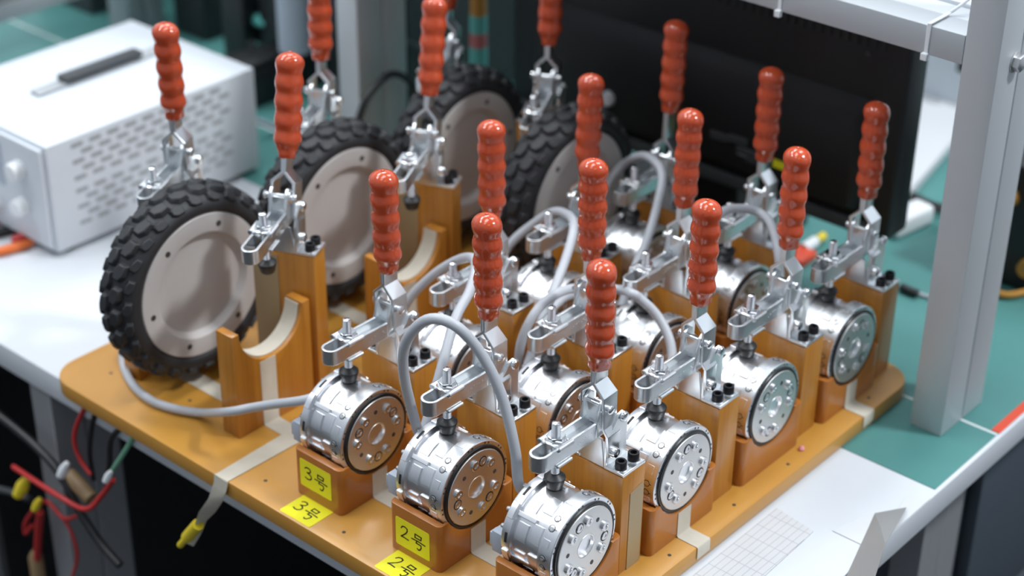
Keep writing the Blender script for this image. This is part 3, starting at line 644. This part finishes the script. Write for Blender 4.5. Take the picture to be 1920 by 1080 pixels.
# ------------------------------------------------------------------ monitor seen from behind
mo = thing('monitor', 'large black monitor seen from behind, under the aluminium beam', 'monitor', (500, 300, ZM))
put('back_shell', MB().prism([(-232, 78), (232, 78), (232, 330), (-232, 330)], 'x', -14, 22).mesh('back_shell', 'monitor_black', bevel=(5, 3)), mo)
put('rear_bulge', MB().add([(-14.5,-200,100),(-14.5,200,100),(-14.5,200,215),(-14.5,-200,215),(-24,-190,104),(-24,190,104),(-24,190,196),(-24,-190,196)], [(0,1,2,3),(7,6,5,4),(0,4,5,1),(1,5,6,2),(2,6,7,3),(3,7,4,0)]).mesh('rear_bulge', 'monitor_black', bevel=(2, 2)), mo)
vs_ = MB().box(-15.6, -14.2, -2.2, 2.2, 0, 16).mesh('vent_slot', 'vent_black')
for k in range(30): put('vent_slot', vs_, mo, (0, -205+k*9.5, 262))
put('bottom_lip', MB().box(-20, -14.4, -222, 222, 79, 92).mesh('bottom_lip', 'dark_grey_plastic', bevel=(2, 2)), mo)
put('stand_neck', MB().box(23, 60, -40, 40, 8, 190).mesh('stand_neck', 'black_plastic', bevel=(4, 2)), mo)
put('stand_base', MB().prism(rounded_rect(-60, 120, -80, 150, 30), 'z', 0.1, 9).mesh('stand_base', 'black_plastic', bevel=(3, 2, 60)), mo)
port = MB().box(-26, -24.2, -11, 11, -4, 4).mesh('port', 'dark_grey_plastic', bevel=(0.6, 1))
for px, py in ((1385, 262), (1400, 285), (1418, 300), (1350, 255)):
    q = at(px, py, 'x', 476); put('port', port, mo, (0, q.y-300, q.z-ZM))
for px, py, m_, wd in ((1397, 287, 'panel_grey', 9), (1462, 310, 'yellow_label', 8)):
    q = at(px, py, 'x', 475); put('rating_sticker', MB().box(-24.9, -24.1, -wd, wd, -4, 4).mesh('rating_sticker', m_), mo, (0, q.y-300, q.z-ZM))
q = at(1150, 180, 'x', 484); put('cable_plug', MB().lathe([(0.1, -30), (7, -29), (9, -22), (8, -15), (3, -14)], axis='x', n=16).mesh('cable_plug', 'white_plastic'), mo, (0, q.y-300, q.z-ZM))
scr = MB().lathe([(2.6, -15.5), (2.6, -14.2)], axis='x', n=12).mesh('case_screw', 'dark_grey_plastic')
for y, z_ in ((-190, 255), (-60, 290), (-10, 180), (120, 300)): put('case_screw', scr, mo, (0, y, z_))

# ------------------------------------------------------------------ white instrument box
bx_ = thing('bench_power_supply', 'white bench power supply box with slotted side and top handle', 'instrument', (34, 733, ZT))
put('enclosure', MB().box(0, 267, 0, 205, 6, 122).mesh('enclosure', 'white_enclosure', bevel=(2, 2)), bx_)
slm = MB().prism([(p[0], p[1]) for p in rounded_rect(-7.4, 7.4, -2.2, 2.2, 2.0, 3)], 'y', -0.3, 0.3).mesh('vent_slot', 'slot_grey')
for blk_z in (113, 64):
    for r_ in range(5):
        for k in range(9):
            x = 36 + k*22.0 + (11 if r_ % 2 else 0)
            if x < 232: put('vent_slot', slm, bx_, (x, -0.05, blk_z - r_*8.8))
for x in (20, 245):
    for y in (15, 188): put('foot', MB().lathe([(8, 0), (9, 6.2)], n=16).mesh('foot', 'black_plastic'), bx_, (x, y, 0))
put('front_panel', MB().box(-5, -0.1, 5, 200, 10, 118).mesh('front_panel', 'white_enclosure', bevel=(1.5, 2)), bx_)
put('display', MB().box(-5.8, -5.0, 70, 185, 60, 108).mesh('display', 'panel_grey', bevel=(0.3, 1)), bx_)
for y, z_ in ((40, 88), (40, 48), (90, 32), (140, 32)): put('knob', MB().lathe([(9, -18), (10, -5.1)], axis='x', n=20).mesh('knob', 'white_plastic', bevel=(1, 2)), bx_, (0, y, z_))
hd = put('carry_handle', MB().box(101, 202, 102, 118, 126, 133).mesh('carry_handle', 'dark_grey_plastic', bevel=(2, 2)), bx_)
for x in (86, 216): put('handle_bracket', MB().box(x-19, x+19, 102, 118, 122.05, 126.4).mesh('handle_bracket', 'anodised_dull', bevel=(2, 2)), bx_)

# leads in front of the box
p0 = at(20, 468, 'z', -9); 
for px, py, mname, lab, dx in ((28, 464, 'orange_plastic', 'orange test lead plug lying before the white instrument box', 1), (14, 432, 'black_plastic', 'black test lead plug lying before the white instrument box', 1), (58, 442, 'red_wire', 'dark red test lead plug beside the white box foot', 0)):
    p = at(px, py, 'z', ZT+5.2); o = thing('test_plug', lab, 'plug', (p.x, p.y, ZT))
    put('sleeve', MB().lathe([(0.1, -20), (3, -20), (5, -17), (5, 6), (4, 14), (2, 20), (0.1, 20)], axis='x', n=14).mesh('sleeve', mname), o, (0, 0, 5.2), (0, 0, -0.25))
    put('lead', MB().tube([(18, -4, 5.2), (35, 10, 3.2), (20, 40, 3.2), (-20, 60, 3.2)], 2.4, 8, 5).mesh('lead', 'white_plastic' if dx else mname), o)

# ------------------------------------------------------------------ small things on the mat and board
p = at(1700, 412, 'z', ZM+10); o = thing('adapter', 'white oblong power adapter lying on the mat behind the board', 'adapter', (p.x, p.y, ZM))
put('case', MB().box(-30, 30, -13, 13, 0.2, 22).mesh('case', 'white_plastic', bevel=(5, 3)), o, (0, 0, 0), (0, 0, -0.15))
put('cord', MB().tube([(28, -3, 11), (60, -20, 6), (95, -20, 4), (140, -30, 4)], 3.2, 8, 5).mesh('cord', 'black_wire'), o)
cable([(1690,538,ZM+4.5),(1705,545,ZM+4.5),(1720,551,ZM+4.5)], 'black cable end lying on the mat behind the rearmost post', r=4.4, name='cable_plug', material='black_wire', ax='z', cat='plug', group=None)
cable([(1718,550,ZM+2.2),(1760,562,ZM+2.2),(1800,570,ZM+2.2)], 'thin grey lead on the mat running behind the upright', r=2.0, name='thin_lead', material='grey_cable', ax='z', cat='cable', group=None)
cable([(1655,348,ZM+5),(1700,362,ZM+5),(1750,385,ZM+5),(1800,395,ZM+5)], 'black power cord crossing the mat behind the white adapter', r=4.5, name='power_cord', material='black_wire', ax='z', cat='cable', group=None)
p = at(1520, 458, 'z', ZM+6); o = thing('crimp_connector', 'red and white connector with yellow tip lying behind the clamps', 'connector', (p.x, p.y, ZM))
put('body', MB().lathe([(0.1, -14), (6, -14), (6, 8), (3, 12), (0.1, 12)], axis='x', n=12).mesh('body', 'white_plastic'), o, (0, 0, 6.2)); put('tip', MB().lathe([(0.1, 12), (4.5, 12), (4.5, 24), (0.1, 24)], axis='x', n=12).mesh('tip', 'yellow_plastic'), o, (0, 0, 6.2))
put('boot', MB().box(-42, -12, -16, 10, 0.2, 9).mesh('boot', 'red_tape', bevel=(2, 2)), o)
p = at(1503, 842, 'z', 1)
tag(put('foam_scrap', MB().lathe([(0.1, 0), (2.2, 0.1), (2.6, 1.6), (1.2, 3.4), (0.1, 3.6)], n=10).lathe([(0.1, 0), (1.6, 0.1), (1.9, 1.2), (0.1, 2.4)], (2.8, 1.5, 0), n=10).mesh('foam_scrap', 'pink_scrap'), None, (p.x, p.y, 0.05)), 'tiny pink scrap on the right edge of the ochre board', 'scrap')

# paper and peeling film
pp = MB().prism([(15, -75), (161, -69.5), (167, -31), (15, -31)], 'z', 0.1, 1.0)
tag(put('grid_paper_sheet', pp.mesh('grid_paper_sheet', 'grid_paper'), None, (0, 0, ZT)), 'printed grid paper sheet on the white bench beside the board', 'paper')
flm = MB()
pa = [at(1585, 1085, 'z', ZT+0.5), at(1640, 962, 'z', ZT+0.5), at(1700, 951, 'z', ZT+3), at(1660, 1020, 'z', ZT+14), at(1640, 1085, 'z', ZT+14), at(1618, 1085, 'z', ZT+6), at(1650, 985, 'z', ZT+9)]
vs = [tuple(q) for q in pa] + [tuple(q-Vector((0, 0, 0.4))) for q in pa]
fs = [(0, 1, 6, 5), (1, 2, 6), (6, 2, 3), (5, 6, 3, 4)]; fs += [tuple(i+7 for i in f[::-1]) for f in fs]
for e in ((0, 1), (1, 2), (2, 3), (3, 4), (4, 5), (5, 0)): fs.append((e[0], e[0]+7, e[1]+7, e[1]))
tag(put('peeling_film', flm.add(vs, fs).mesh('peeling_film', 'film_grey', smooth=20)), 'grey protective film peeling up at the white bench edge', 'film')
fl2 = MB().prism([(172, -116.5), (262, -116.5), (250, -100), (232, -104), (205, -88), (172, -80)], 'z', 0.05, 0.09)
tag(put('film_sheet', fl2.mesh('film_sheet', 'film_white'), None, (0, 0, ZT+0.5)), 'clear wrinkled film covering the white bench corner', 'film')

# ------------------------------------------------------------------ wires below the bench, left
def wire(pts, r, material, label, group='loose wires under the bench'):
    P = [at(x, y, 'x', d) for x, y, d in pts]
    return tag(put('loose_wire', MB().tube(P, r, 8, 5).mesh('loose_wire', material, smooth=80)), label, 'wire', group)
wire([(-10,772,-112),(60,830,-112),(110,885,-113),(150,960,-114),(190,1020,-114),(225,1060,-114)], 4.2, 'black_wire', 'thick black cord slanting down across the left bench leg')
wire([(25,875,-122),(70,905,-124),(110,930,-124),(160,955,-120),(190,930,-112),(212,900,-112)], 2.6, 'red_wire', 'thick red wire curving past the bench leg to the right')
wire([(160,762,-101),(143,800,-104),(140,830,-106),(150,860,-106),(170,890,-106)], 2.2, 'red_wire', 'red wire hanging from under the board edge')
wire([(75,960,-112),(72,1000,-110),(68,1085,-108)], 3.8, 'red_wire', 'thick red wire hanging straight down beside the leg')
wire([(100,950,-108),(130,990,-106),(145,1040,-106),(135,1085,-106)], 1.7, 'red_wire', 'thin red wire looping down over the bench leg')
wire([(60,985,-111),(48,1000,-111),(50,975,-111),(85,940,-112),(120,972,-112),(150,965,-112)], 2.2, 'red_wire', 'red wire looped around the knot at the bench leg')
wire([(180,770,-101),(172,800,-102),(168,850,-103),(175,900,-103)], 2.4, 'black_wire', 'thin black wire hanging under the board edge')
wire([(228,800,-101),(208,825,-103),(205,870,-104),(200,910,-104)], 2.6, 'black_wire', 'black wire hanging beside the green and white wire')
wire([(252,815,-101),(238,840,-103),(222,865,-104),(207,888,-104)], 2.4, 'green_wire', 'green and white twisted wire hanging under the board')
wire([(-10,915,-112),(30,925,-112),(55,935,-112)], 3.5, 'dark_grey_plastic', 'grey cord entering from the left edge')
for q, (px, py, m_, lab, sz) in enumerate(((42, 912, 'yellow_plastic', 'yellow wire cap in the tangle at the bench leg', 11), (203, 893, 'white_plastic', 'small white wire plug hanging under the board', 6), (120, 880, 'white_plastic', 'clear white plug on the bench leg tangle', 8), (70, 945, 'yellow_plastic', 'lower yellow wire splice in the tangle', 7))):
    c = at(px, py, 'x', -119); tag(put('wire_nut', MB().lathe([(0.1, -sz*1.2), (sz*0.5, -sz*1.1), (sz*0.6, 0), (sz*0.35, sz), (0.1, sz*1.2)], n=12).mesh('wire_nut', m_), None, tuple(c), (0.4, 0.3, 0)), lab, 'wire cap')
c = at(150, 912, 'x', -106); tag(put('resistor', MB().lathe([(0.1, -18), (7, -17), (7.5, 0), (7, 17), (0.1, 18)], axis='y', n=14).mesh('resistor', 'brown_part'), None, tuple(c), (0.35, 0, 0)), 'brown cylindrical part among the wires at the leg', 'resistor')
c = at(70, 1065, 'x', -108); tag(put('wire_sleeve', MB().lathe([(0.1, -22), (7, -21), (7, 14), (4, 20), (0.1, 21)], n=14).mesh('wire_sleeve', 'brown_part'), None, tuple(c)), 'tan sleeve at the end of the thick red wire', 'sleeve')

# ------------------------------------------------------------------ background beyond the fixture
rk = thing('rear_rack', 'grey aluminium rack frame far behind the white instrument box', 'frame', (430, 1150, ZM))
put('rail', MB().box(-900, 20, 0, 30, 70, 92).box(-900, 20, 4, 34, 93, 100).box(-900, 20, 0, 30, 101, 150).box(-900, 20, 3, 30, 151, 156).box(-900, 20, 0, 30, 157, 240).mesh('rail', 'anodised_dull', bevel=(1.5, 2)), rk)
put('upright', profile_leg(22, 78, 0, 40, 0.1, 700, 50).mesh('upright', 'anodised_dull', bevel=(1.5, 2)), rk)
def rear_box(name, px, py, y, sx, sy, sz, m_, lab, cat, z0=ZM):
    c = at(px, py, 'y', y); o = thing(name, lab, cat, (c.x, y, z0))
    put('case', MB().box(-sx/2, sx/2, 0, sy, 0.2, sz).mesh('case', m_, bevel=(3, 2)), o); return o
o = rear_box('computer_case', 885, 60, 690, 250, 110, 420, 'black_plastic', 'black equipment case between the rear upright and the monitor', 'case')
put('front_grille', MB().box(-110, 110, -3, -0.1, 20, 300).mesh('front_grille', 'monitor_black', bevel=(1, 1)), o)
o = rear_box('black_cabinet', 960, 30, 1010, 420, 60, 600, 'black_plastic', 'large black cabinet standing at the back behind the monitor', 'cabinet')
put('door', MB().box(-200, 200, -6, -0.2, 20, 580).mesh('door', 'monitor_black', bevel=(2, 2)), o)
o = rear_box('dark_enclosure', 480, 20, 1240, 560, 120, 700, 'dark_grey_plastic', 'dark enclosure at the far back beside the rack upright', 'enclosure')
put('door', MB().box(-270, 270, -6, -0.2, 20, 680).mesh('door', 'black_plastic', bevel=(2, 2)), o)
o = thing('pale_cupboard', 'tall pale blue cupboard far behind the white panel', 'cupboard', (945, 150, ZM))
put('body', MB().box(0, 60, 0, 700, 0.2, 700).mesh('body', 'cupboard_paint', bevel=(2, 2)), o)
put('handle', MB().box(-14, -0.1, 78, 92, 60, 140).mesh('handle', 'black_plastic', bevel=(3, 2)), o)
o = rear_box('machine_head', 606, 60, 860, 60, 80, 300, 'black_plastic', 'dark machine column left of the rear upright', 'machine')
put('grey_tube', MB().cyl((-54, -10, 60), (-54, -10, 300), 20, 20).mesh('grey_tube', 'panel_grey'), o); put('white_tube', MB().cyl((-50, -40, 170), (-50, -40, 330), 9, 14).mesh('white_tube', 'white_plastic'), o)
o = rear_box('rack_unit', 425, 60, 1060, 70, 60, 300, 'black_plastic', 'tall black rack unit beside the rear aluminium upright', 'case')
put('pale_strip', MB().box(20, 34, -8, -0.1, 30, 300).mesh('pale_strip', 'anodised_dull'), o)
o = rear_box('black_toolbox', 515, 240, 860, 70, 50, 46, 'black_plastic', 'low black case on the mat right of the instrument box', 'case')
put('lid', MB().box(-33, 33, 2, 48, 46.2, 54).mesh('lid', 'monitor_black', bevel=(2, 2)), o)
o = rear_box('valve_block', 490, 150, 950, 46, 40, 120, 'monitor_black', 'dark valve block with teal fittings behind the instrument box', 'valve')
for k in range(3): put('fitting', MB().lathe([(7, -18), (8, -0.2)], axis='y', n=14).mesh('fitting', 'teal_plastic'), o, (-12+k*12, 0, 30+k*32))
def rear_cable(pts, r, m_, lab): cable(pts, lab, r=r, name='rear_cable', material=m_, group='dark cables in the background')
rear_cable([(670,230,610),(690,180,608),(730,140,606),(765,150,604),(790,190,602)], 4.0, 'black_wire', 'black cable curving in front of the rear upright')
rear_cable([(755,75,640),(800,95,650),(850,120,660)], 3.5, 'dark_grey_plastic', 'grey cable crossing the black equipment case')
rear_cable([(480,225,800),(520,240,790),(570,260,780)], 3.5, 'panel_grey', 'pale cable on the mat behind the second wheel')
rear_cable([(470,80,930),(480,130,930),(470,190,930),(500,230,930)], 6, 'black_wire', 'thick black cable hanging behind the instrument box')
c = at(897, 150, 'y', 585)
o = thing('marker_stick', 'upright amber and teal stick with pink band behind the farthest wheel', 'marker', (c.x, 585, 10))
zt = c.z
put('teal_barrel', MB().cyl((0, 0, 0), (0, 0, zt+40-10), 10, 18).mesh('teal_barrel', 'teal_plastic'), o); put('pink_band', MB().cyl((0, 0, zt+40.1-10), (0, 0, zt+56-10), 9.6, 18).mesh('pink_band', 'rose_plastic'), o)
put('pale_band', MB().cyl((0, 0, zt+56.1-10), (0, 0, zt+76-10), 9.6, 18).mesh('pale_band', 'teal_plastic'), o); put('amber_rod', MB().cyl((0, 0, zt+76.1-10), (0, 0, zt+180-10), 9, 18).mesh('amber_rod', 'amber_plastic'), o)
put('stand', MB().box(-25, 25, -20, 20, -25, 0).mesh('stand', 'black_plastic', bevel=(2, 2)), o)
# right background: white panel lying on the bench, far cupboard
tag(put('white_board', MB().prism([(0, 0), (250, 50), (260, 220), (-20, 170)], 'z', 0.3, 14).mesh('white_board', 'white_paper', bevel=(1.5, 2)), None, (700, 165, ZM)), 'flat white panel lying on the mat behind the monitor', 'panel')
o = thing('black_gripper', 'black and orange device on the mat beyond the upright', 'device', tuple(at(1925, 505, 'z', ZM)))
put('body', MB().box(-45, 45, -40, 40, 0.2, 130).mesh('body', 'black_plastic', bevel=(6, 3)), o)
for z_, y in ((28, -20), (95, 10)): put('orange_cap', MB().lathe([(0.1, -52), (9, -52), (10, -45)], axis='x', n=18).mesh('orange_cap', 'amber_plastic'), o, (0, y, z_))
put('orange_lead', MB().tube([(-40, -30, 6), (-70, -10, 5), (-60, 30, 5), (-30, 50, 5)], 3.5, 8, 5).mesh('orange_lead', 'amber_plastic'), o)
